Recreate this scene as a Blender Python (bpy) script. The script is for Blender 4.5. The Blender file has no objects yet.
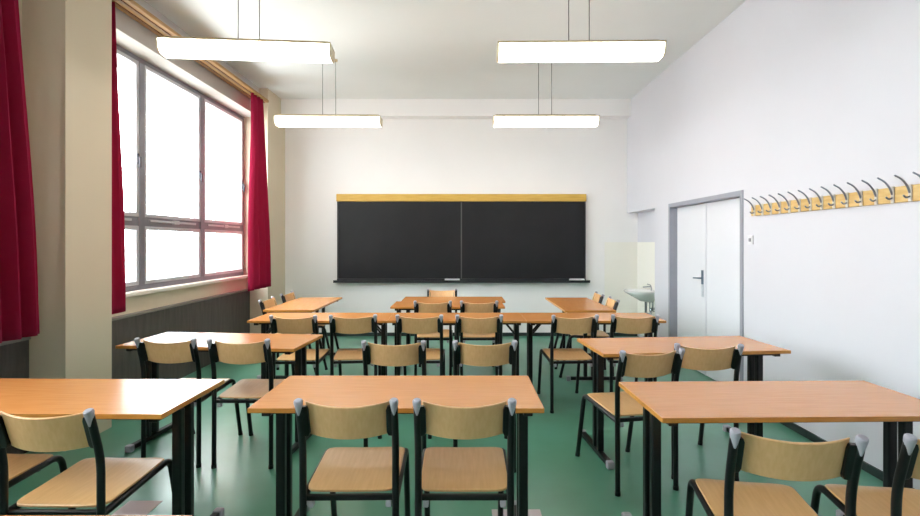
import bpy, bmesh, math, random
from mathutils import Vector, Matrix

random.seed(7)
scene = bpy.context.scene
COL = scene.collection
R = math.radians

# ------------------------------------------------------------------ helpers
def lin(c):
    return tuple(((v / 255.0) / 12.92 if v / 255.0 <= 0.04045 else ((v / 255.0 + 0.055) / 1.055) ** 2.4) for v in c)

def mat(name, rgb, rough=0.5, metal=0.0, spec=0.5, var=0.0, scale=8.0, stretch=(1, 1, 1), bump=0.0, rgb2=None, detail=4.0, coat=0.0):
    m = bpy.data.materials.new(name)
    m.use_nodes = True
    nt = m.node_tree
    b = nt.nodes['Principled BSDF']
    b.inputs['Base Color'].default_value = (*lin(rgb), 1)
    b.inputs['Roughness'].default_value = rough
    b.inputs['Metallic'].default_value = metal
    b.inputs['Specular IOR Level'].default_value = spec
    b.inputs['Coat Weight'].default_value = coat
    b.inputs['Coat Roughness'].default_value = 0.2
    if var > 0 or rgb2 or bump > 0:
        tc = nt.nodes.new('ShaderNodeTexCoord')
        mp = nt.nodes.new('ShaderNodeMapping')
        mp.inputs['Scale'].default_value = stretch
        nz = nt.nodes.new('ShaderNodeTexNoise')
        nz.inputs['Scale'].default_value = scale
        nz.inputs['Detail'].default_value = detail
        nt.links.new(tc.outputs['Object'], mp.inputs['Vector'])
        nt.links.new(mp.outputs['Vector'], nz.inputs['Vector'])
        c1 = lin(rgb)
        c2 = lin(rgb2) if rgb2 else tuple(v * (1 - var) for v in c1)
        ramp = nt.nodes.new('ShaderNodeValToRGB')
        ramp.color_ramp.elements[0].position = 0.35
        ramp.color_ramp.elements[1].position = 0.65
        ramp.color_ramp.elements[0].color = (*c2, 1)
        ramp.color_ramp.elements[1].color = (*c1, 1)
        nt.links.new(nz.outputs['Fac'], ramp.inputs['Fac'])
        nt.links.new(ramp.outputs['Color'], b.inputs['Base Color'])
        if bump > 0:
            bp = nt.nodes.new('ShaderNodeBump')
            bp.inputs['Strength'].default_value = bump
            bp.inputs['Distance'].default_value = 0.01
            nt.links.new(nz.outputs['Fac'], bp.inputs['Height'])
            nt.links.new(bp.outputs['Normal'], b.inputs['Normal'])
    return m

def emit_mat(name, rgb, strength):
    m = bpy.data.materials.new(name)
    m.use_nodes = True
    b = m.node_tree.nodes['Principled BSDF']
    b.inputs['Base Color'].default_value = (*lin(rgb), 1)
    b.inputs['Emission Color'].default_value = (*lin(rgb), 1)
    b.inputs['Emission Strength'].default_value = strength
    return m

def glass_mat(name):
    m = bpy.data.materials.new(name)
    m.use_nodes = True
    nt = m.node_tree
    nt.nodes.clear()
    out = nt.nodes.new('ShaderNodeOutputMaterial')
    tr = nt.nodes.new('ShaderNodeBsdfTransparent')
    tr.inputs['Color'].default_value = (0.96, 0.985, 0.98, 1)
    gl = nt.nodes.new('ShaderNodeBsdfGlossy')
    gl.inputs['Roughness'].default_value = 0.02
    lw = nt.nodes.new('ShaderNodeLayerWeight')
    lw.inputs['Blend'].default_value = 0.5
    pw = nt.nodes.new('ShaderNodeMath')
    pw.operation = 'POWER'
    pw.inputs[1].default_value = 5.0
    fr = nt.nodes.new('ShaderNodeMath')
    fr.operation = 'MULTIPLY_ADD'
    fr.inputs[1].default_value = 0.7
    fr.inputs[2].default_value = 0.04
    nt.links.new(lw.outputs['Facing'], pw.inputs[0])
    nt.links.new(pw.outputs[0], fr.inputs[0])
    mx = nt.nodes.new('ShaderNodeMixShader')
    nt.links.new(fr.outputs[0], mx.inputs['Fac'])
    nt.links.new(tr.outputs['BSDF'], mx.inputs[1])
    nt.links.new(gl.outputs['BSDF'], mx.inputs[2])
    nt.links.new(mx.outputs['Shader'], out.inputs['Surface'])
    return m

def cloth_mat(name, rgb, trans=0.35):
    m = bpy.data.materials.new(name)
    m.use_nodes = True
    nt = m.node_tree
    b = nt.nodes['Principled BSDF']
    b.inputs['Base Color'].default_value = (*lin(rgb), 1)
    b.inputs['Roughness'].default_value = 0.85
    b.inputs['Specular IOR Level'].default_value = 0.2
    t = nt.nodes.new('ShaderNodeBsdfTranslucent')
    t.inputs['Color'].default_value = (*lin(rgb), 1)
    mx = nt.nodes.new('ShaderNodeMixShader')
    mx.inputs['Fac'].default_value = trans
    out = nt.nodes['Material Output']
    nt.links.new(b.outputs['BSDF'], mx.inputs[1])
    nt.links.new(t.outputs['BSDF'], mx.inputs[2])
    nt.links.new(mx.outputs['Shader'], out.inputs['Surface'])
    return m

def obj(name, bm, m, parent=None, smooth=False, bevel=0.0, seg=2):
    me = bpy.data.meshes.new(name)
    bmesh.ops.recalc_face_normals(bm, faces=bm.faces)
    bm.to_mesh(me)
    bm.free()
    if not isinstance(m, (list, tuple)):
        m = [m]
    for mm in m:
        me.materials.append(mm)
    o = bpy.data.objects.new(name, me)
    COL.objects.link(o)
    if parent:
        o.parent = parent
    if smooth:
        me.polygons.foreach_set('use_smooth', [True] * len(me.polygons))
        me.set_sharp_from_angle(angle=R(40))
    if bevel > 0:
        md = o.modifiers.new('bevel', 'BEVEL')
        md.width = bevel
        md.segments = seg
        md.limit_method = 'ANGLE'
    return o

def thing(name, label, cat, loc=(0, 0, 0), rz=0.0, group=None):
    o = bpy.data.objects.new(name, None)
    COL.objects.link(o)
    o.empty_display_size = 0.1
    o.location = loc
    o.rotation_euler = (0, 0, rz)
    o['label'] = label
    o['category'] = cat
    if group:
        o['group'] = group
    return o

def tag(o, label, cat, group=None):
    o['label'] = label
    o['category'] = cat
    if group:
        o['group'] = group
    return o

def struct(o):
    o['kind'] = 'structure'
    return o

def box(bm, x0, x1, y0, y1, z0, z1):
    vs = [bm.verts.new((x, y, z)) for z in (z0, z1) for (x, y) in ((x0, y0), (x1, y0), (x1, y1), (x0, y1))]
    f = [(0, 3, 2, 1), (4, 5, 6, 7), (0, 1, 5, 4), (1, 2, 6, 5), (2, 3, 7, 6), (3, 0, 4, 7)]
    return [bm.faces.new([vs[i] for i in q]) for q in f]

def boxes(*bs):
    bm = bmesh.new()
    for b in bs:
        box(bm, *b)
    return bm

def fillet(pts, rad, n=5):
    """round the corners of a polyline"""
    pts = [Vector(p) for p in pts]
    out = [pts[0]]
    for i in range(1, len(pts) - 1):
        a, b, c = pts[i - 1], pts[i], pts[i + 1]
        r1 = min(rad, (a - b).length * 0.45, (c - b).length * 0.45)
        p0 = b + (a - b).normalized() * r1
        p2 = b + (c - b).normalized() * r1
        for k in range(n + 1):
            t = k / n
            out.append(p0 * (1 - t) ** 2 + b * 2 * t * (1 - t) + p2 * t * t)
    out.append(pts[-1])
    return out

def tube(bm, pts, r, n=12, r_end=None):
    pts = [Vector(p) for p in pts]
    rings = []
    ref = None
    for i, p in enumerate(pts):
        d = (pts[min(i + 1, len(pts) - 1)] - pts[max(i - 1, 0)]).normalized()
        if ref is None:
            ref = Vector((1, 0, 0)) if abs(d.x) < 0.9 else Vector((0, 1, 0))
        u = (ref - d * ref.dot(d)).normalized()
        v = d.cross(u)
        ref = u
        rr = r if r_end is None else r + (r_end - r) * i / (len(pts) - 1)
        rings.append([bm.verts.new(p + (u * math.cos(2 * math.pi * k / n) + v * math.sin(2 * math.pi * k / n)) * rr) for k in range(n)])
    for a, b in zip(rings, rings[1:]):
        for k in range(n):
            bm.faces.new((a[k], a[(k + 1) % n], b[(k + 1) % n], b[k]))
    bm.faces.new(rings[0][::-1])
    bm.faces.new(rings[-1])
    return bm

def loft(bm, rings):
    """closed rings of points, capped"""
    rv = [[bm.verts.new(p) for p in ring] for ring in rings]
    n = len(rv[0])
    for a, b in zip(rv, rv[1:]):
        for k in range(n):
            bm.faces.new((a[k], a[(k + 1) % n], b[(k + 1) % n], b[k]))
    bm.faces.new(rv[0][::-1])
    bm.faces.new(rv[-1])
    return bm

def sheet(bm, top, thick_dir, nu, nv):
    """grid of points top[i][j] plus an offset layer -> closed slab"""
    a = [[bm.verts.new(top[i][j]) for j in range(nv)] for i in range(nu)]
    b = [[bm.verts.new(Vector(top[i][j]) + thick_dir(i, j)) for j in range(nv)] for i in range(nu)]
    for i in range(nu - 1):
        for j in range(nv - 1):
            bm.faces.new((a[i][j], a[i + 1][j], a[i + 1][j + 1], a[i][j + 1]))
            bm.faces.new((b[i][j], b[i][j + 1], b[i + 1][j + 1], b[i + 1][j]))
    for i in range(nu - 1):
        bm.faces.new((a[i][0], b[i][0], b[i + 1][0], a[i + 1][0]))
        bm.faces.new((a[i][nv - 1], a[i + 1][nv - 1], b[i + 1][nv - 1], b[i][nv - 1]))
    for j in range(nv - 1):
        bm.faces.new((a[0][j], a[0][j + 1], b[0][j + 1], b[0][j]))
        bm.faces.new((a[nu - 1][j], b[nu - 1][j], b[nu - 1][j + 1], a[nu - 1][j + 1]))
    return bm

def copy_tree(o, parent=None):
    c = o.copy()
    COL.objects.link(c)
    c.parent = parent
    for ch in list(o.children):
        copy_tree(ch, c)
    return c

# ------------------------------------------------------------------ materials
M_ceiling = mat('ceiling_paint', (236, 239, 240), 0.9, var=0.02, scale=1.5)
M_wall_r = mat('white_wall_paint', (219, 218, 226), 0.85, var=0.015, scale=2.0)
M_wall_b = mat('cream_white_wall_paint', (243, 242, 243), 0.85, var=0.02, scale=1.2)
M_wall_l = mat('beige_wall_paint', (212, 199, 176), 0.85, var=0.02, scale=1.5)
M_splash = mat('pale_yellow_paint', (242, 240, 233), 0.7, var=0.02, scale=2)
M_floor = mat('green_linoleum', (84, 148, 124), 0.32, rgb2=(74, 138, 110), scale=2.2, bump=0.04, detail=8, spec=1.0, coat=0.1)
M_dark_panel = mat('dark_grey_panel', (84, 78, 74), 0.6, rgb2=(70, 65, 62), scale=6, stretch=(1, 4, 0.6))
M_base = mat('dark_skirting', (38, 52, 50), 0.5, var=0.1)
M_sill = mat('white_sill_paint', (232, 226, 216), 0.4, var=0.03)
M_alu = mat('grey_window_metal', (190, 192, 198), 0.35, metal=0.1, var=0.06, scale=10)
M_alu_dark = mat('dark_window_metal', (126, 125, 134), 0.4, metal=0.05, var=0.1)
M_handle_dark = mat('dark_handle', (50, 48, 56), 0.35, metal=0.4, var=0.05)
M_glass = glass_mat('window_glass')
M_curtain = cloth_mat('crimson_cloth', (160, 28, 66), 0.25)
M_rail_wood = mat('ochre_rail_wood', (172, 130, 72), 0.5, rgb2=(148, 108, 56), scale=10, stretch=(6, 0.5, 6))
M_door = mat('white_door_lacquer', (232, 233, 240), 0.4, var=0.01, scale=2)
M_door_frame = mat('grey_door_frame', (160, 162, 174), 0.45, var=0.03)
M_steel = mat('brushed_steel', (120, 140, 160), 0.3, metal=0.8, var=0.05, scale=20)
M_chrome = mat('chrome', (180, 184, 190), 0.15, metal=1.0, var=0.02)
M_lockplate = mat('pale_steel', (214, 220, 228), 0.3, metal=0.3, var=0.03)
M_board = mat('blackboard_slate', (17, 19, 24), 0.5, spec=0.35, rgb2=(24, 25, 30), scale=2.2, detail=6)
M_board_frame = mat('blackboard_edge', (30, 32, 38), 0.4, var=0.05)
M_board_rail = mat('yellow_board_wood', (214, 176, 84), 0.5, rgb2=(200, 160, 70), scale=8, stretch=(0.6, 4, 6))
M_eraser = mat('white_eraser_felt', (232, 234, 236), 0.8, var=0.04, scale=30)
M_chalk = mat('chalk_stick', (225, 228, 226), 0.9, var=0.05, scale=30)
M_top = mat('beech_laminate_top', (214, 146, 84), 0.25, rgb2=(206, 137, 75), scale=5, stretch=(1.2, 14, 14), detail=6, spec=1.0)
M_edge = mat('table_edge_wood', (206, 142, 64), 0.35, rgb2=(190, 126, 52), scale=10, stretch=(1, 6, 10))
M_black = mat('black_tube_steel', (14, 14, 17), 0.35, var=0.15, scale=12, spec=0.4)
M_cap = mat('pale_grey_plastic', (168, 167, 178), 0.45, var=0.05, scale=20)
M_ply = mat('beech_ply_back', (226, 182, 132), 0.36, rgb2=(219, 173, 121), scale=9, stretch=(9, 9, 0.8), detail=6)
M_seat = mat('beech_ply_seat', (220, 175, 118), 0.36, rgb2=(212, 165, 107), scale=9, stretch=(9, 0.8, 9), detail=6, spec=1.0)
M_ply_edge = mat('ply_cut_edge', (222, 190, 140), 0.5, var=0.1, scale=30)
M_lamp = emit_mat('lit_diffuser', (255, 249, 239), 11.0)
M_lamp_metal = mat('cream_lamp_metal', (196, 180, 148), 0.5, var=0.04)
M_lamp_end = mat('cream_lamp_end', (238, 226, 196), 0.5, var=0.03)
M_wire = mat('steel_wire', (110, 112, 112), 0.4, metal=0.6, var=0.05)
M_rack_wood = mat('pine_rack_board', (224, 190, 128), 0.5, rgb2=(208, 168, 100), scale=7, stretch=(6, 1, 6))
M_hook = mat('hook_metal', (150, 156, 172), 0.3, metal=0.85, var=0.08, scale=20)
M_ceramic = mat('white_ceramic', (240, 240, 240), 0.15, var=0.02)
M_switch = mat('white_switch_plastic', (226, 226, 232), 0.4, var=0.02)
M_switch_dot = mat('grey_switch_key', (150, 150, 160), 0.4, var=0.02)
M_paper = mat('pale_paper', (206, 196, 200), 0.8, var=0.04, scale=6)

# ------------------------------------------------------------------ room shell
XR, XL = 2.64, -2.83           # inner faces of right wall and of the left piers
YB, YF = 8.16, -1.6            # blackboard wall, wall behind the camera
ZC = 3.74
WX = -3.20                     # window plane

struct(obj('floor', boxes((-3.6, 3.0, YF - 0.2, YB + 0.2, -0.1, 0.0)), M_floor))
struct(obj('ceiling', boxes((-3.6, 3.0, YF - 0.2, YB + 0.2, ZC, ZC + 0.1)), M_ceiling))
struct(obj('wall_back', boxes((-3.6, 3.0, YB, YB + 0.2, 0, ZC)), M_wall_b))
struct(obj('wall_rear', boxes((-3.6, 3.0, YF - 0.2, YF, 0, ZC)), M_wall_b))

# right wall with door opening and wash niche
DY0, DY1, DZ = 4.78, 6.50, 1.985
NY0, NZ = 6.985, 1.965
struct(obj('wall_right', boxes(
    (XR, 3.0, YF, DY0, 0, ZC),
    (XR, 3.0, DY0, DY1, DZ, ZC),
    (XR, 3.0, DY1, NY0, 0, ZC),
    (XR, 3.0, NY0, YB, NZ, ZC),
    (2.81, 3.0, NY0, YB, 0, NZ),
    (2.80, 3.0, DY0, DY1, 0, DZ)), M_wall_r))

# left wall: piers, lintels and parapets
W1 = (0.30, 3.64)
W1E = 2.70                      # near window cut short here; unseen wall added up to the pier
W2 = (4.12, 7.43)
bm = bmesh.new()
box(bm, -3.6, XL, YF, W1[0], 0, ZC)
box(bm, -3.6, XL, W1[1], W2[0], 0, ZC)
box(bm, -3.6, XL, W2[1], YB, 0, ZC)
struct(obj('wall_left', bm, M_wall_l))
bm = bmesh.new()
for a, b in (W1, W2):
    box(bm, -3.6, -2.95, a, b, 3.32, ZC)
struct(obj('trim_2', bm, mat('pale_lintel_paint', (186, 182, 178), 0.8, var=0.02)))
bm = bmesh.new()
for a, b in (W1, W2):
    box(bm, -3.6, -3.14, a, b, 0, 0.99)
box(bm, -3.6, -3.14, W1E, W1[1], 0.99, 3.32)  # added unseen infill, keeps window light off the pier reveal
struct(obj('trim_6', bm, mat('parapet_paint', (216, 202, 178), 0.8, var=0.03)))
# dark panelling under each window, with a thin ledge
for n, (a, b) in ((3, W1), (4, W2)):
    p = obj('trim_%d' % n, boxes((-3.14, -3.09, a, b, 0, 0.80)), M_dark_panel)
    struct(p)
    obj('ledge', boxes((-3.14, -3.075, a, b, 0.80, 0.822)), mat('grey_ledge', (128, 124, 118), 0.5, var=0.05), p, bevel=0.003)
# ceiling beam over the blackboard wall
struct(obj('trim_1', boxes((XL - 0.1, XR, 7.97, YB, 3.47, ZC)), M_wall_b))

# yellowish wash-corner paint
struct(obj('trim_5', boxes((2.28, 2.806, YB - 0.006, YB, 0.05, 1.50), (2.804, 2.81, NY0 + 0.02, YB - 0.006, 0.05, 1.50)), M_splash))

# skirting
struct(obj('baseboard_back', boxes((XL, XR + 0.16, YB - 0.018, YB, 0, 0.055)), M_base))
struct(obj('baseboard_right', boxes((XR - 0.015, XR, YF, DY0 - 0.02, 0, 0.055), (XR - 0.015, XR, DY1 + 0.02, NY0, 0, 0.055)), M_base))

# ------------------------------------------------------------------ windows
def window(n, a, b, mulls):
    w = bpy.data.objects.new('window_%d' % n, None)
    COL.objects.link(w)
    w['kind'] = 'structure'
    w.location = (WX, (a + b) / 2, 1.0)
    def L(bs):
        return boxes(*[(x0 - WX, x1 - WX, y0 - (a + b) / 2, y1 - (a + b) / 2, z0 - 1.0, z1 - 1.0) for x0, x1, y0, y1, z0, z1 in bs])
    zb, zt = 1.02, 3.32
    d0, d1 = WX - 0.06, WX + 0.02
    obj('outer_frame', L([(d0, d1, a, b, zb, zb + 0.055), (d0, d1, a, b, zt - 0.05, zt), (d0, d1, a, a + 0.05, zb + 0.055, zt - 0.05), (d0, d1, b - 0.05, b, zb + 0.055, zt - 0.05)]), M_alu_dark, w, bevel=0.004)
    for m in mulls:
        obj('mullion', L([(d0, d1 + 0.015, m - 0.045, m + 0.045, zb + 0.055, zt - 0.05)]), M_alu_dark, w, bevel=0.006)
    edges = [a + 0.05] + [v for m in mulls for v in (m - 0.045, m + 0.045)] + [b - 0.05]
    zt0, zt1 = 1.655, 1.745
    for k in range(len(edges) // 2):
        y0, y1 = edges[2 * k], edges[2 * k + 1]
        obj('transom', L([(d0, d1, y0, y1, zt0, zt1)]), M_alu_dark, w, bevel=0.005)
        # stay mechanism lying along the transom
        ym = (y0 + y1) / 2
        s = obj('window_stay', L([(d1, d1 + 0.02, y0 + 0.08, y1 - 0.12, 1.70, 1.722), (d1, d1 + 0.03, ym - 0.05, ym + 0.05, 1.69, 1.732)]), M_alu, w, bevel=0.003)
        for za, zc in ((zb + 0.055, zt0), (zt1, zt - 0.05)):
            t = 0.038
            f0, f1 = WX - 0.045, WX + 0.03
            sash = obj('sash', L([(f0, f1, y0, y1, za, za + t), (f0, f1, y0, y1, zc - t, zc), (f0, f1, y0, y0 + t, za + t, zc - t), (f0, f1, y1 - t, y1, za + t, zc - t)]), M_alu, w, bevel=0.005)
            obj('pane', L([(WX - 0.012, WX - 0.006, y0 + t, y1 - t, za + t, zc - t)]), M_glass, sash)
        # casement handle on the upper sash
        h = obj('handle', L([(WX + 0.03, WX + 0.045, y1 - 0.035, y1 - 0.01, 2.26, 2.36), (WX + 0.045, WX + 0.065, y1 - 0.033, y1 - 0.012, 2.225, 2.33)]), M_handle_dark, w, bevel=0.004)
    obj('sill', L([(-3.15, -3.09, a, b, 0.985, 1.02), (WX + 0.02, -3.14, a, b, 0.985, 1.02)]), M_sill, w, bevel=0.004)
    return w

window(1, W1[0], W1E, (1.10, 1.90))
window(2, W2[0], W2[1], (5.05, 6.23))

# ------------------------------------------------------------------ door
d = bpy.data.objects.new('door_1', None)
COL.objects.link(d)
d['kind'] = 'structure'
d.location = (XR, (DY0 + DY1) / 2, 0)
dc = (DY0 + DY1) / 2
hw = (DY1 - DY0) / 2
def D(bs):
    return boxes(*bs)
obj('door_frame', D([(-0.012, 0.14, -hw, -hw + 0.05, 0, DZ), (-0.012, 0.14, hw - 0.05, hw, 0, DZ), (-0.012, 0.14, -hw + 0.05, hw - 0.05, DZ - 0.05, DZ)]), M_door_frame, d, bevel=0.004)
for s, e0, e1 in ((0, -hw + 0.054, 0.043), (1, 0.047, hw - 0.054)):
    lf = obj('door_leaf', D([(0.08, 0.12, e0, e1, 0.01, DZ - 0.054)]), M_door, d, bevel=0.004)
    if s == 1:
        ym = 0.047 + 0.075
        h = obj('handle_plate', D([(0.07, 0.08, ym - 0.022, ym + 0.022, 1.02, 1.18)]), M_steel, lf, bevel=0.003)
        obj('lock_plate', D([(0.07, 0.08, ym - 0.022, ym + 0.022, 0.88, 1.02)]), M_lockplate, lf, bevel=0.003)
        bm = bmesh.new()
        tube(bm, fillet([(0.07, ym, 1.09), (0.03, ym, 1.09), (0.03, ym + 0.12, 1.085)], 0.015), 0.009)
        obj('lever', bm, M_steel, lf, smooth=True)
obj('astragal', D([(0.07, 0.08, 0.033, 0.061, 0.01, DZ - 0.054)]), M_door, d, bevel=0.003)

# ------------------------------------------------------------------ light switch
sw = thing('light_switch', 'small white light switch on right wall beside double door', 'light switch', (XR, 4.655, 1.515))
obj('plate', boxes((-0.012, 0.0, -0.042, 0.042, -0.042, 0.042)), M_switch, sw, bevel=0.004)
obj('rocker', boxes((-0.018, -0.012, -0.016, 0.016, -0.016, 0.016)), M_switch_dot, sw, bevel=0.003)

# ------------------------------------------------------------------ curtains and rails
def curtain(y0t, y1t, y0b, y1b, xc, ztop, zbot, folds, amp, label, seed):
    rnd = random.Random(seed)
    nu, nv = folds * 12 + 1, 40
    ph = [rnd.uniform(-0.5, 0.5) for _ in range(folds + 2)]
    am = [rnd.uniform(0.6, 1.15) for _ in range(folds + 2)]
    pts = []
    for i in range(nu):
        u = i / (nu - 1)
        row = []
        k = u * folds
        fi = int(k)
        f = k - fi
        a = am[fi] * (1 - f) + am[min(fi + 1, folds + 1)] * f
        p = ph[fi] * (1 - f) + ph[min(fi + 1, folds + 1)] * f
        for j in range(nv):
            v = j / (nv - 1)
            y0 = y0t + (y0b - y0t) * v ** 0.8
            y1 = y1t + (y1b - y1t) * v ** 0.8
            w = 0.55 + 0.45 * min(1, v * 3)
            ang = 2 * math.pi * k + p * (0.4 + v)
            x = xc + amp * a * w * math.sin(ang) + 0.008 * math.sin(7 * v + 3 * u)
            y = y0 + (y1 - y0) * u + 0.012 * math.cos(ang) * w
            z = ztop + (zbot - ztop) * v + (0.006 * math.sin(ang) if j == nv - 1 else 0)
            row.append(Vector((x, y, z)))
        pts.append(row)
    bm = bmesh.new()
    vs = [[bm.verts.new(p) for p in row] for row in pts]
    for i in range(nu - 1):
        for j in range(nv - 1):
            bm.faces.new((vs[i][j], vs[i + 1][j], vs[i + 1][j + 1], vs[i][j + 1]))
    o = obj('curtain', bm, M_curtain, smooth=True)
    md = o.modifiers.new('cloth_thickness', 'SOLIDIFY')
    md.thickness = 0.004
    tag(o, label, 'curtain', 'crimson window curtains')
    return o

ZR = 3.47
curtain(2.45, 3.27, 2.40, 3.50, -2.885, ZR + 0.001, 0.865, 8, 0.060, 'dark crimson curtain at the left edge, in front of the beige pier', 3)
curtain(4.15, 4.23, 4.145, 4.36, -2.885, ZR + 0.001, 0.90, 2, 0.030, 'narrow crimson curtain hanging right behind the beige pier', 5)
curtain(6.72, 7.12, 6.62, 7.47, -2.785, ZR + 0.001, 0.86, 4, 0.055, 'bright crimson curtain at the far end of the window, nearest the blackboard', 9)

def rail(y0, y1, label):
    t = thing('curtain_rail', label, 'curtain rail', (-2.845, (y0 + y1) / 2, ZR + 0.012))
    h = (y1 - y0) / 2
    bm = bmesh.new()
    box(bm, -0.085, 0.10, -h, h, 0, 0.035)
    obj('board', bm, M_rail_wood, t, bevel=0.004)
    for q in (-0.035, 0.04):
        obj('track', boxes((q - 0.012, q + 0.012, -h + 0.02, h - 0.02, -0.010, 0.0)), mat('brown_track', (120, 84, 44), 0.5, var=0.08), t)
    for k in range(3):
        yy = -h + 0.3 + k * (2 * h - 0.6) / 2
        obj('bracket', boxes((-0.105, -0.06, yy - 0.015, yy + 0.015, 0.035, 0.065)), M_alu, t)
    return t
rail(4.135, 7.25, 'long ochre wooden curtain rail above the window beside the blackboard')
rail(0.4, 3.62, 'wooden curtain rail above the near window at the left edge')

# ------------------------------------------------------------------ blackboard
bb = thing('blackboard', 'wide two panel blackboard with yellow wooden top rail on back wall', 'blackboard', (-0.01, YB, 0.86))
for x0, x1 in ((-1.955, -0.004), (0.004, 1.955)):
    obj('board_panel', boxes((x0, x1, -0.05, 0.0, 0.06, 1.285)), M_board, bb, bevel=0.003)
obj('top_rail', boxes((-1.985, 1.985, -0.07, 0.0, 1.287, 1.405)), M_board_rail, bb, bevel=0.004)
obj('chalk_tray', boxes((-2.02, 2.03, -0.13, 0.0, 0.0, 0.022), (-2.02, 2.03, -0.13, -0.118, 0.022, 0.04), (-1.98, 1.98, -0.055, 0.0, 0.022, 0.058)), M_board_frame, bb, bevel=0.003)
for x0, x1 in ((-1.975, -1.957), (1.957, 1.975)):
    obj('side_edge', boxes((x0, x1, -0.055, 0.0, 0.06, 1.285)), M_board_frame, bb)
obj('joint_strip', boxes((-0.009, 0.009, -0.054, -0.05, 0.06, 1.285)), mat('grey_joint', (82, 82, 84), 0.5, var=0.05), bb)

for x, lab in ((-0.155, 'white eraser on the chalk tray at the middle of the blackboard'), (1.82, 'white eraser on the chalk tray at the right end of the blackboard')):
    e = thing('board_eraser', lab, 'eraser', (x, YB - 0.086, 0.882), 0, 'erasers on the chalk tray')
    obj('felt', boxes((-0.12, 0.12, -0.022, 0.022, 0, 0.03)), M_eraser, e, bevel=0.005)
    obj('grip', boxes((-0.115, 0.115, -0.018, 0.018, 0.03, 0.042)), mat('eraser_back', (206, 208, 212), 0.6, var=0.04), e, bevel=0.003)
for x, q, lab in ((-1.69, 0.3, 'leftmost chalk stick on the blackboard tray'), (-1.63, -0.2, 'second chalk stick from the left on the blackboard tray'), (-1.58, 0.1, 'third chalk stick from the left on the blackboard tray')):
    bm = bmesh.new()
    dx, dy = 0.024 * math.cos(q), 0.024 * math.sin(q)
    tube(bm, [(-dx, -dy, 0.007), (dx, dy, 0.007)], 0.0075, 10)
    c = obj('chalk', bm, M_chalk, smooth=True)
    c.location = (x, YB - 0.09, 0.8815)
    tag(c, lab, 'chalk', 'chalk on the tray')

# ------------------------------------------------------------------ coat rack
NH = 16
cr = thing('coat_rack', 'long pine coat rack with curved metal double hooks on right wall', 'coat rack', (XR, 3.6, 1.73))
obj('back_board', boxes((-0.022, 0.0, 2.62 - 3.6, 4.62 - 3.6, 0.0, 0.096)), M_rack_wood, cr, bevel=0.004)
bm = bmesh.new()
up = fillet([(-0.028, 0, 0.05), (-0.045, 0, 0.094), (-0.075, 0, 0.130), (-0.118, 0, 0.152)], 0.03, 5)
tube(bm, up, 0.0065, 10, 0.005)
dn = fillet([(-0.028, 0, 0.030), (-0.050, 0, 0.020), (-0.066, 0, 0.036)], 0.012, 5)
tube(bm, dn, 0.0055, 10)
hk = obj('hook', bm, M_hook, cr, smooth=True)
mount = obj('mounting_strip', boxes((-0.030, -0.022, -0.011, 0.011, -0.002, 0.100)), mat('pale_strip_metal', (212, 208, 202), 0.35, metal=0.2, var=0.03), hk, bevel=0.002)
for k in range(NH):
    h = hk if k == 0 else hk.copy()
    if k:
        COL.objects.link(h)
        h.parent = cr
        m2 = mount.copy()
        COL.objects.link(m2)
        m2.parent = h
    h.location = (0, 4.56 - 0.122 * k - 3.6, 0)

# ------------------------------------------------------------------ wash basin
sk = thing('wash_basin', 'small white wall hung wash basin in the niche beside the door', 'sink', (2.804, 7.42, 0.62))
bm = bmesh.new()
rings = []
def oval(dx, dy, z, n=28, off=0.0):
    r = []
    for k in range(n):
        t = 2 * math.pi * k / n
        cx, cy = math.cos(t), math.sin(t)
        x = -0.21 + off + dx * math.copysign(abs(cx) ** 0.7, cx)
        y = dy * math.copysign(abs(cy) ** 0.8, cy)
        r.append((min(x, 0.0), y, z))
    return r
loft(bm, [oval(0.05, 0.06, 0.01, off=0.12), oval(0.09, 0.11, 0.025, off=0.09), oval(0.15, 0.20, 0.085, off=0.05), oval(0.20, 0.255, 0.135, off=0.01), oval(0.212, 0.268, 0.152), oval(0.215, 0.27, 0.175),
          oval(0.20, 0.255, 0.18), oval(0.17, 0.22, 0.168), oval(0.12, 0.16, 0.09), oval(0.03, 0.04, 0.06)])
obj('basin', bm, M_ceramic, sk, smooth=True)
bm = bmesh.new()
tube(bm, fillet([(-0.05, 0.0, 0.172), (-0.05, 0.0, 0.235), (-0.17, 0.0, 0.225)], 0.03), 0.011)
tube(bm, fillet([(-0.05, 0, 0.225), (-0.06, 0, 0.255), (-0.11, 0, 0.27)], 0.01), 0.007)
obj('tap', bm, M_chrome, sk, smooth=True)
bm = bmesh.new()
tube(bm, fillet([(-0.13, 0, 0.02), (-0.13, 0, -0.17), (-0.06, 0, -0.17), (-0.06, 0, -0.09), (0.0, 0, -0.09)], 0.035), 0.018)
obj('drain_trap', bm, M_chrome, sk, smooth=True)
for y in (-0.06, 0.06):
    bm = bmesh.new()
    tube(bm, fillet([(0.0, y, -0.12), (-0.05, y, -0.12), (-0.05, y, 0.02)], 0.02), 0.008)
    obj('supply_pipe', bm, M_chrome, sk, smooth=True)

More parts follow.
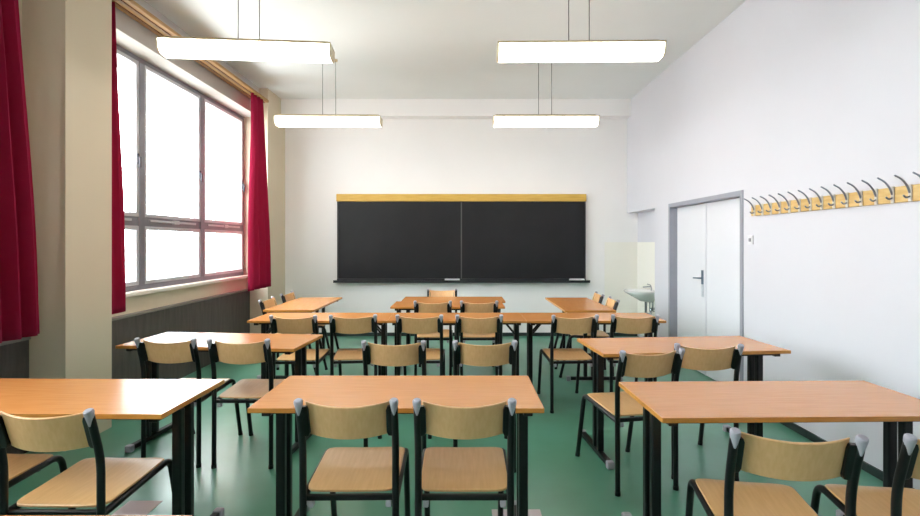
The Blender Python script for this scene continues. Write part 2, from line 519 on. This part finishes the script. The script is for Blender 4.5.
# ------------------------------------------------------------------ pendant lamps
LH = 0.64
def lamp_proto():
    t = thing('pendant_lamp', '', 'ceiling lamp', (0, 0, 0), 0, 'fluorescent pendant lamps')
    # profile across the lamp (y, z): curved diffuser under a flat tray
    prof = [(-0.105, 0.095), (-0.10, 0.06), (-0.09, 0.03), (-0.072, 0.01), (-0.05, 0.0), (0.05, 0.0), (0.072, 0.01), (0.09, 0.03), (0.10, 0.06), (0.105, 0.095)]
    bm = bmesh.new()
    loft(bm, [[(x, y, z) for y, z in prof] for x in (-LH + 0.012, LH - 0.012)])
    obj('diffuser', bm, M_lamp, t, smooth=True)
    obj('housing', boxes((-LH, LH, -0.112, 0.112, 0.095, 0.108), (-LH + 0.03, LH - 0.03, -0.05, 0.05, 0.108, 0.135)), M_lamp_metal, t, bevel=0.003)
    for s in (-1, 1):
        bm = bmesh.new()
        loft(bm, [[(x, y * 1.02, z - 0.001) for y, z in prof] for x in (s * (LH - 0.012), s * LH)])
        obj('end_cap', bm, M_lamp_end, t)
    for s in (-1, 1):
        bm = bmesh.new()
        tube(bm, [(s * 0.08, 0, 0.135), (s * 0.08, 0, ZC - 2.92 - 0.02)], 0.0035, 8)
        wv = obj('suspension_wire', bm, M_wire, t, smooth=True)
        bm = bmesh.new()
        tube(bm, [(s * 0.08, 0, ZC - 2.92 - 0.025), (s * 0.08, 0, ZC - 2.92)], 0.022, 16)
        obj('ceiling_cup', bm, M_lamp_metal, wv, smooth=True)
    return t
lp = lamp_proto()
for i, (x, y, r, lab) in enumerate((
        (-1.655, 3.96, 5.0, 'lit pendant lamp nearest the window, hanging closer to the camera'),
        (0.915, 3.99, -1.0, 'lit pendant lamp on the right, hanging closer to the camera'),
        (-1.63, 6.26, 1.0, 'lit pendant lamp left of the blackboard, near the far curtain'),
        (1.02, 6.26, 0.0, 'lit pendant lamp above the right half of the blackboard'))):
    o = lp if i == 0 else copy_tree(lp)
    o.location = (x, y, 2.92)
    o.rotation_euler.z = R(r)
    o['label'] = lab

# ------------------------------------------------------------------ tables
TW, TD, TH = 1.295, 0.55, 0.767
def table_proto(braces):
    t = thing('school_table', '', 'table', (0, 0, 0), 0, 'two seat school tables')
    w, dd = TW / 2, TD / 2
    bm = bmesh.new()
    fs = box(bm, -w, w, -dd, dd, TH - 0.022, TH)
    for f in fs:
        f.material_index = 0
    for f in fs[2:]:
        f.material_index = 1
    obj('tabletop', bm, [M_top, M_edge], t, bevel=0.002, seg=2)
    for yy in (-dd + 0.08, dd - 0.08):
        obj('frame_rail', boxes((-w + 0.085, w - 0.085, yy - 0.012, yy + 0.012, TH - 0.047, TH - 0.022)), M_black, t)
    for s in (-1, 1):
        lx = s * (w - 0.065)
        obj('top_bracket', boxes((lx - 0.02, lx + 0.02, -dd + 0.04, dd - 0.04, TH - 0.05, TH - 0.022)), M_black, t, bevel=0.004)
        for yy in (-0.041, 0.041):
            obj('leg', boxes((lx - 0.022, lx + 0.022, yy - 0.019, yy + 0.019, 0.045, TH - 0.05)), M_black, t, bevel=0.007)
        for yy in ((-0.041, 0.041) if braces else ()):
            bm = bmesh.new()
            tube(bm, [(lx - s * 0.02, yy, TH - 0.165), (lx - s * 0.125, yy, TH - 0.04)], 0.009, 8)
            obj('brace', bm, M_black, t, smooth=True)
        obj_foot = obj('foot', boxes((lx - 0.02, lx + 0.02, -dd + 0.075, dd + 0.04, 0.010, 0.045)), M_black, t, bevel=0.006)
        for y0, y1 in ((-dd + 0.03, -dd + 0.075), (dd + 0.04, dd + 0.085)):
            obj('end_cap', boxes((lx - 0.025, lx + 0.025, y0, y1, 0.0, 0.05)), M_cap, obj_foot, bevel=0.01, seg=3)
    return t

tables = [
    # x, y, rot, label
    (-0.288, 2.497, 0.0, 'wooden school table at front centre with two chairs pushed up to it'),
    (-1.905, 2.43, -1.0, 'wooden school table at front left, beside the beige pier'),
    (1.466, 2.386, 1.2, 'wooden school table at front right, against the white wall'),
    (-1.765, 3.80, -5.0, 'wooden second row table on the left, shining with window light'),
    (1.537, 3.635, 5.0, 'wooden second row table on the right, in front of the double door'),
    (-1.345, 5.0, 0.0, 'wooden third row table, leftmost of the three joined end to end'),
    (-0.05, 5.0, 0.0, 'wooden third row table, middle of the three joined end to end'),
    (1.246, 5.0, 0.0, 'wooden third row table, rightmost of the three joined end to end'),
    (-1.865, 6.13, 90.0, 'wooden table turned sideways near the far curtain'),
    (1.372, 6.09, -90.0, 'wooden table turned sideways near the wash basin'),
    (-0.162, 6.025, 0.0, 'nearer of two wooden tables standing together under the blackboard'),
    (-0.11, 6.578, 0.0, 'farther of two wooden tables standing together under the blackboard'),
    (-1.36, 1.075, 0.0, 'wooden table at bottom left of which only the far edge shows'),
]
tp, tpb = table_proto(False), table_proto(True)
for i, (x, y, r, lab) in enumerate(tables):
    src = tpb if i in (5, 6, 7) else tp
    o = src if i in (0, 5) else copy_tree(src)
    o.location = (x, y, 0)
    o.rotation_euler.z = R(r)
    o['label'] = lab

# ------------------------------------------------------------------ chairs
CX = 0.190
def chair_proto():
    t = thing('school_chair', '', 'chair', (0, 0, 0), 0, 'beech school chairs')
    # seat: rounded ply slab with a shallow dish
    nu, nv = 25, 25
    hw, dp = 0.188, 0.425
    top = []
    for i in range(nu):
        row = []
        for j in range(nv):
            u = -1 + 2 * i / (nu - 1)
            v = -1 + 2 * j / (nv - 1)
            # squircle mapping for rounded corners
            k = 0.16
            uu = u * math.sqrt(1 - k * v ** 8 * 0.9 * abs(u) ** 6)
            vv = v * math.sqrt(1 - k * u ** 8 * 0.9 * abs(v) ** 6)
            wid = hw * (1.0 + 0.02 * (v + 1) / 2)
            x, y = wid * uu, dp / 2 + dp / 2 * vv - 0.018
            z = 0.462 + 0.019 * (v + 1) / 2
            r2 = (u * 0.9) ** 2 + ((v - 0.15) * 0.9) ** 2
            z -= 0.012 * math.exp(-r2 * 2.2)
            if v > 0.7:
                z -= 0.010 * ((v - 0.7) / 0.3) ** 2
            row.append(Vector((x, y, z)))
        top.append(row)
    bm = bmesh.new()
    sheet(bm, top, lambda i, j: Vector((0, 0, -0.011)), nu, nv)
    obj('seat', bm, M_seat, t, smooth=True, bevel=0.003)
    # backrest: bent ply, middle pushed to the rear, leaning with the uprights
    nu, nv = 25, 9
    pts = []
    for i in range(nu):
        u = -1 + 2 * i / (nu - 1)
        row = []
        for j in range(nv):
            v = j / (nv - 1)
            zt = 0.847 - 0.014 * (1 - u * u)
            zb = 0.703 - 0.012 * (1 - u * u)
            z = zb + (zt - zb) * v
            y = -0.046 - (z - 0.69) * 0.31 - 0.044 * (1 - u * u) + 0.012
            e = 1.0
            if v < 0.13 or v > 0.87:
                e = 0.985
            row.append(Vector((0.170 * u * e, y, z)))
        pts.append(row)
    bm = bmesh.new()
    def thick(i, j):
        u = -1 + 2 * i / (nu - 1)
        n = Vector((0.044 * 2 * u / 0.170, 1, 0.30)).normalized()
        return n * 0.011
    sheet(bm, pts, thick, nu, nv)
    obj('backrest', bm, M_ply, t, smooth=True, bevel=0.003)
    for s in (-1, 1):
        x = s * CX
        bm = bmesh.new()
        path = fillet([(x, -0.045, 0.008), (x, -0.042, 0.40), (x, -0.042, 0.655), (x, -0.103, 0.852)], 0.07, 8)
        tube(bm, path, 0.0150, 14)
        lg = obj('leg', bm, M_black, t, smooth=True)
        # grey cap on top of the upright: wedge, wide at the top
        bm = bmesh.new()
        d = Vector((0, -0.061, 0.197)).normalized()
        c = Vector((x, -0.103, 0.852))
        back = Vector((0, -d.z, d.y))
        sd = Vector((1, 0, 0))
        rings = []
        for tt, rw, rb, off in ((-0.052, 0.004, 0.004, 0.0125), (-0.035, 0.010, 0.0095, 0.008), (-0.012, 0.0165, 0.0165, 0.002), (0.000, 0.0178, 0.0185, 0.002), (0.008, 0.0170, 0.0175, 0.002), (0.012, 0.013, 0.013, 0.002)):
            ctr = c + d * tt + back * off
            rings.append([ctr + sd * rw * math.cos(2 * math.pi * k / 14) + back * rb * math.sin(2 * math.pi * k / 14) for k in range(14)])
        loft(bm, rings)
        obj('upright_cap', bm, M_cap, lg, smooth=True)
        bm = bmesh.new()
        tube(bm, [(x, -0.045, 0.0), (x, -0.045, 0.022)], 0.0170, 12)
        obj('foot_tip', bm, M_black, lg, smooth=True)
        bm = bmesh.new()
        path = fillet([(x, -0.042, 0.434), (x, 0.418, 0.460), (x, 0.525, 0.008)], 0.055, 8)
        tube(bm, path, 0.0150, 14)
        lg = obj('leg', bm, M_black, t, smooth=True)
        bm = bmesh.new()
        tube(bm, [(x, 0.527, 0.0), (x, 0.522, 0.022)], 0.0170, 12)
        obj('foot_tip', bm, M_black, lg, smooth=True)
        # black bracket that carries the backrest
        bm = bmesh.new()
        rings = []
        for z in (0.700, 0.715, 0.815, 0.832):
            y = -0.042 - (z - 0.655) * 0.31
            g = 0.006 if z in (0.700, 0.832) else 0.0
            a0, a1 = x - s * 0.004, x - s * (0.034 - g)
            rings.append([(a0, y - 0.010, z), (a1, y - 0.004, z), (a1, y + 0.024, z), (a0, y + 0.020, z)])
        loft(bm, rings)
        obj('back_bracket', bm, M_black, t, bevel=0.003)
        obj('bumper', boxes((x - s * 0.03 - 0.012, x - s * 0.03 + 0.012, -0.044, -0.010, 0.398, 0.427)), M_cap, t, bevel=0.005, seg=3)
    for yy, zz in ((-0.032, 0.440), (0.30, 0.446)):
        obj('crossbar', boxes((-CX, CX, yy - 0.010, yy + 0.010, zz - 0.014, zz + 0.009)), M_black, t, bevel=0.004)
    return t

chairs = [
    (-0.464, 2.14, 1.0, 'left of the two chairs at the front centre table'),
    (0.010, 2.14, 0.0, 'right of the two chairs at the front centre table'),
    (-1.585, 2.015, -0.5, 'large one at front left with its backrest fully in view'),
    (-2.15, 2.06, -2.0, 'cut off by the left edge of the picture'),
    (1.12, 1.78, -9.5, 'nearest the camera on the right, backrest fully in view'),
    (1.655, 1.735, -7.0, 'cut off by the right edge of the picture'),
    (-1.935, 3.44, -3.0, 'left one at the sunlit second row table by the window'),
    (-1.45, 3.415, -1.0, 'right one at the sunlit second row table, seat shining white'),
    (-0.436, 3.36, 0.0, 'left of two chairs standing without a table behind the front centre table'),
    (0.147, 3.36, 0.0, 'right of two chairs standing without a table behind the front centre table'),
    (1.095, 3.085, 11.0, 'turned askew, left one of the pair at the second row right table'),
    (1.53, 3.25, -4.0, 'right one at the second row table in front of the double door'),
    (-1.455, 4.50, 0.0, 'leftmost at the third row of tables'),
    (-0.955, 4.53, 5.5, 'second from the left at the third row of tables'),
    (-0.37, 4.53, 0.0, 'third from the left at the third row of tables'),
    (0.150, 4.53, 0.0, 'fourth from the left at the third row of tables'),
    (0.975, 4.52, 3.0, 'fifth from the left in the third row, right of the gap'),
    (1.507, 4.53, -2.0, 'rightmost at the third row of tables'),
    (-2.115, 5.79, -90.0, 'nearer of two chairs between the window panelling and the sideways table'),
    (-2.118, 6.47, -90.0, 'farther of two chairs between the window panelling and the sideways table'),
    (1.622, 5.80, 87.0, 'nearer of two chairs at the sideways table by the wash basin'),
    (1.622, 6.40, 87.0, 'farther of two chairs at the sideways table by the wash basin'),
    (-0.315, 5.60, 0.0, 'left of the two chairs facing the tables under the blackboard'),
    (0.185, 5.60, 0.0, 'right of the two chairs facing the tables under the blackboard'),
    (-0.27, 6.84, 180.0, 'farthest back, standing right under the blackboard'),
]
cp = chair_proto()
for i, (x, y, r, lab) in enumerate(chairs):
    o = cp if i == 0 else copy_tree(cp)
    o.location = (x, y, 0)
    o.rotation_euler.z = R(r)
    o['label'] = 'beech school chair, ' + lab

# ------------------------------------------------------------------ paper on the floor
for x, y, w, h, lab in ((-1.82, 2.83, 0.19, 0.22, 'pale sheet lying on the floor under the front left table'),
                        (0.30, 2.735, 0.27, 0.22, 'pale sheet lying on the floor by the front centre table leg')):
    o = obj('paper_sheet', boxes((-w / 2, w / 2, -h / 2, h / 2, 0.0, 0.0015)), M_paper)
    o.location = (x, y, 0.0)
    tag(o, lab, 'paper', 'sheets on the floor')

# ------------------------------------------------------------------ light: overcast sky through the windows
w = bpy.data.worlds.new('overcast_sky')
scene.world = w
w.use_nodes = True
bg = w.node_tree.nodes['Background']
wt = w.node_tree
gtc = wt.nodes.new('ShaderNodeTexCoord')
gsp = wt.nodes.new('ShaderNodeSeparateXYZ')
grp = wt.nodes.new('ShaderNodeValToRGB')
gmr = wt.nodes.new('ShaderNodeMapRange')
gmr.inputs['From Min'].default_value = -0.25
gmr.inputs['From Max'].default_value = 0.05
wt.links.new(gtc.outputs['Generated'], gsp.inputs[0])
wt.links.new(gsp.outputs['Z'], gmr.inputs['Value'])
wt.links.new(gmr.outputs['Result'], grp.inputs['Fac'])
grp.color_ramp.elements[0].color = (0.44, 0.44, 0.44, 1)   # pale ground below the horizon
grp.color_ramp.elements[1].color = (0.94, 0.97, 1.0, 1)    # overcast sky
wt.links.new(grp.outputs['Color'], bg.inputs['Color'])
bg.inputs['Strength'].default_value = 18.5

# ------------------------------------------------------------------ camera
cam = bpy.data.cameras.new('camera')
co = bpy.data.objects.new('camera', cam)
COL.objects.link(co)
co.location = (0, 0, 1.487)
co.rotation_euler = (R(90), 0, 0)
cam.sensor_width = 36
cam.sensor_fit = 'HORIZONTAL'
cam.lens = 510 / 920 * 36
cam.shift_x = -2 / 920
cam.shift_y = -15 / 920
cam.clip_start = 0.05
scene.camera = co

scene.view_settings.view_transform = 'Standard'
scene.view_settings.look = 'None'
scene.view_settings.gamma = 1
scene.view_settings.use_curve_mapping = False
scene.view_settings.exposure = 0.06
scene.cycles.use_denoising = True
scene.cycles.max_bounces = 10
scene.cycles.diffuse_bounces = 6
scene.cycles.transparent_max_bounces = 12
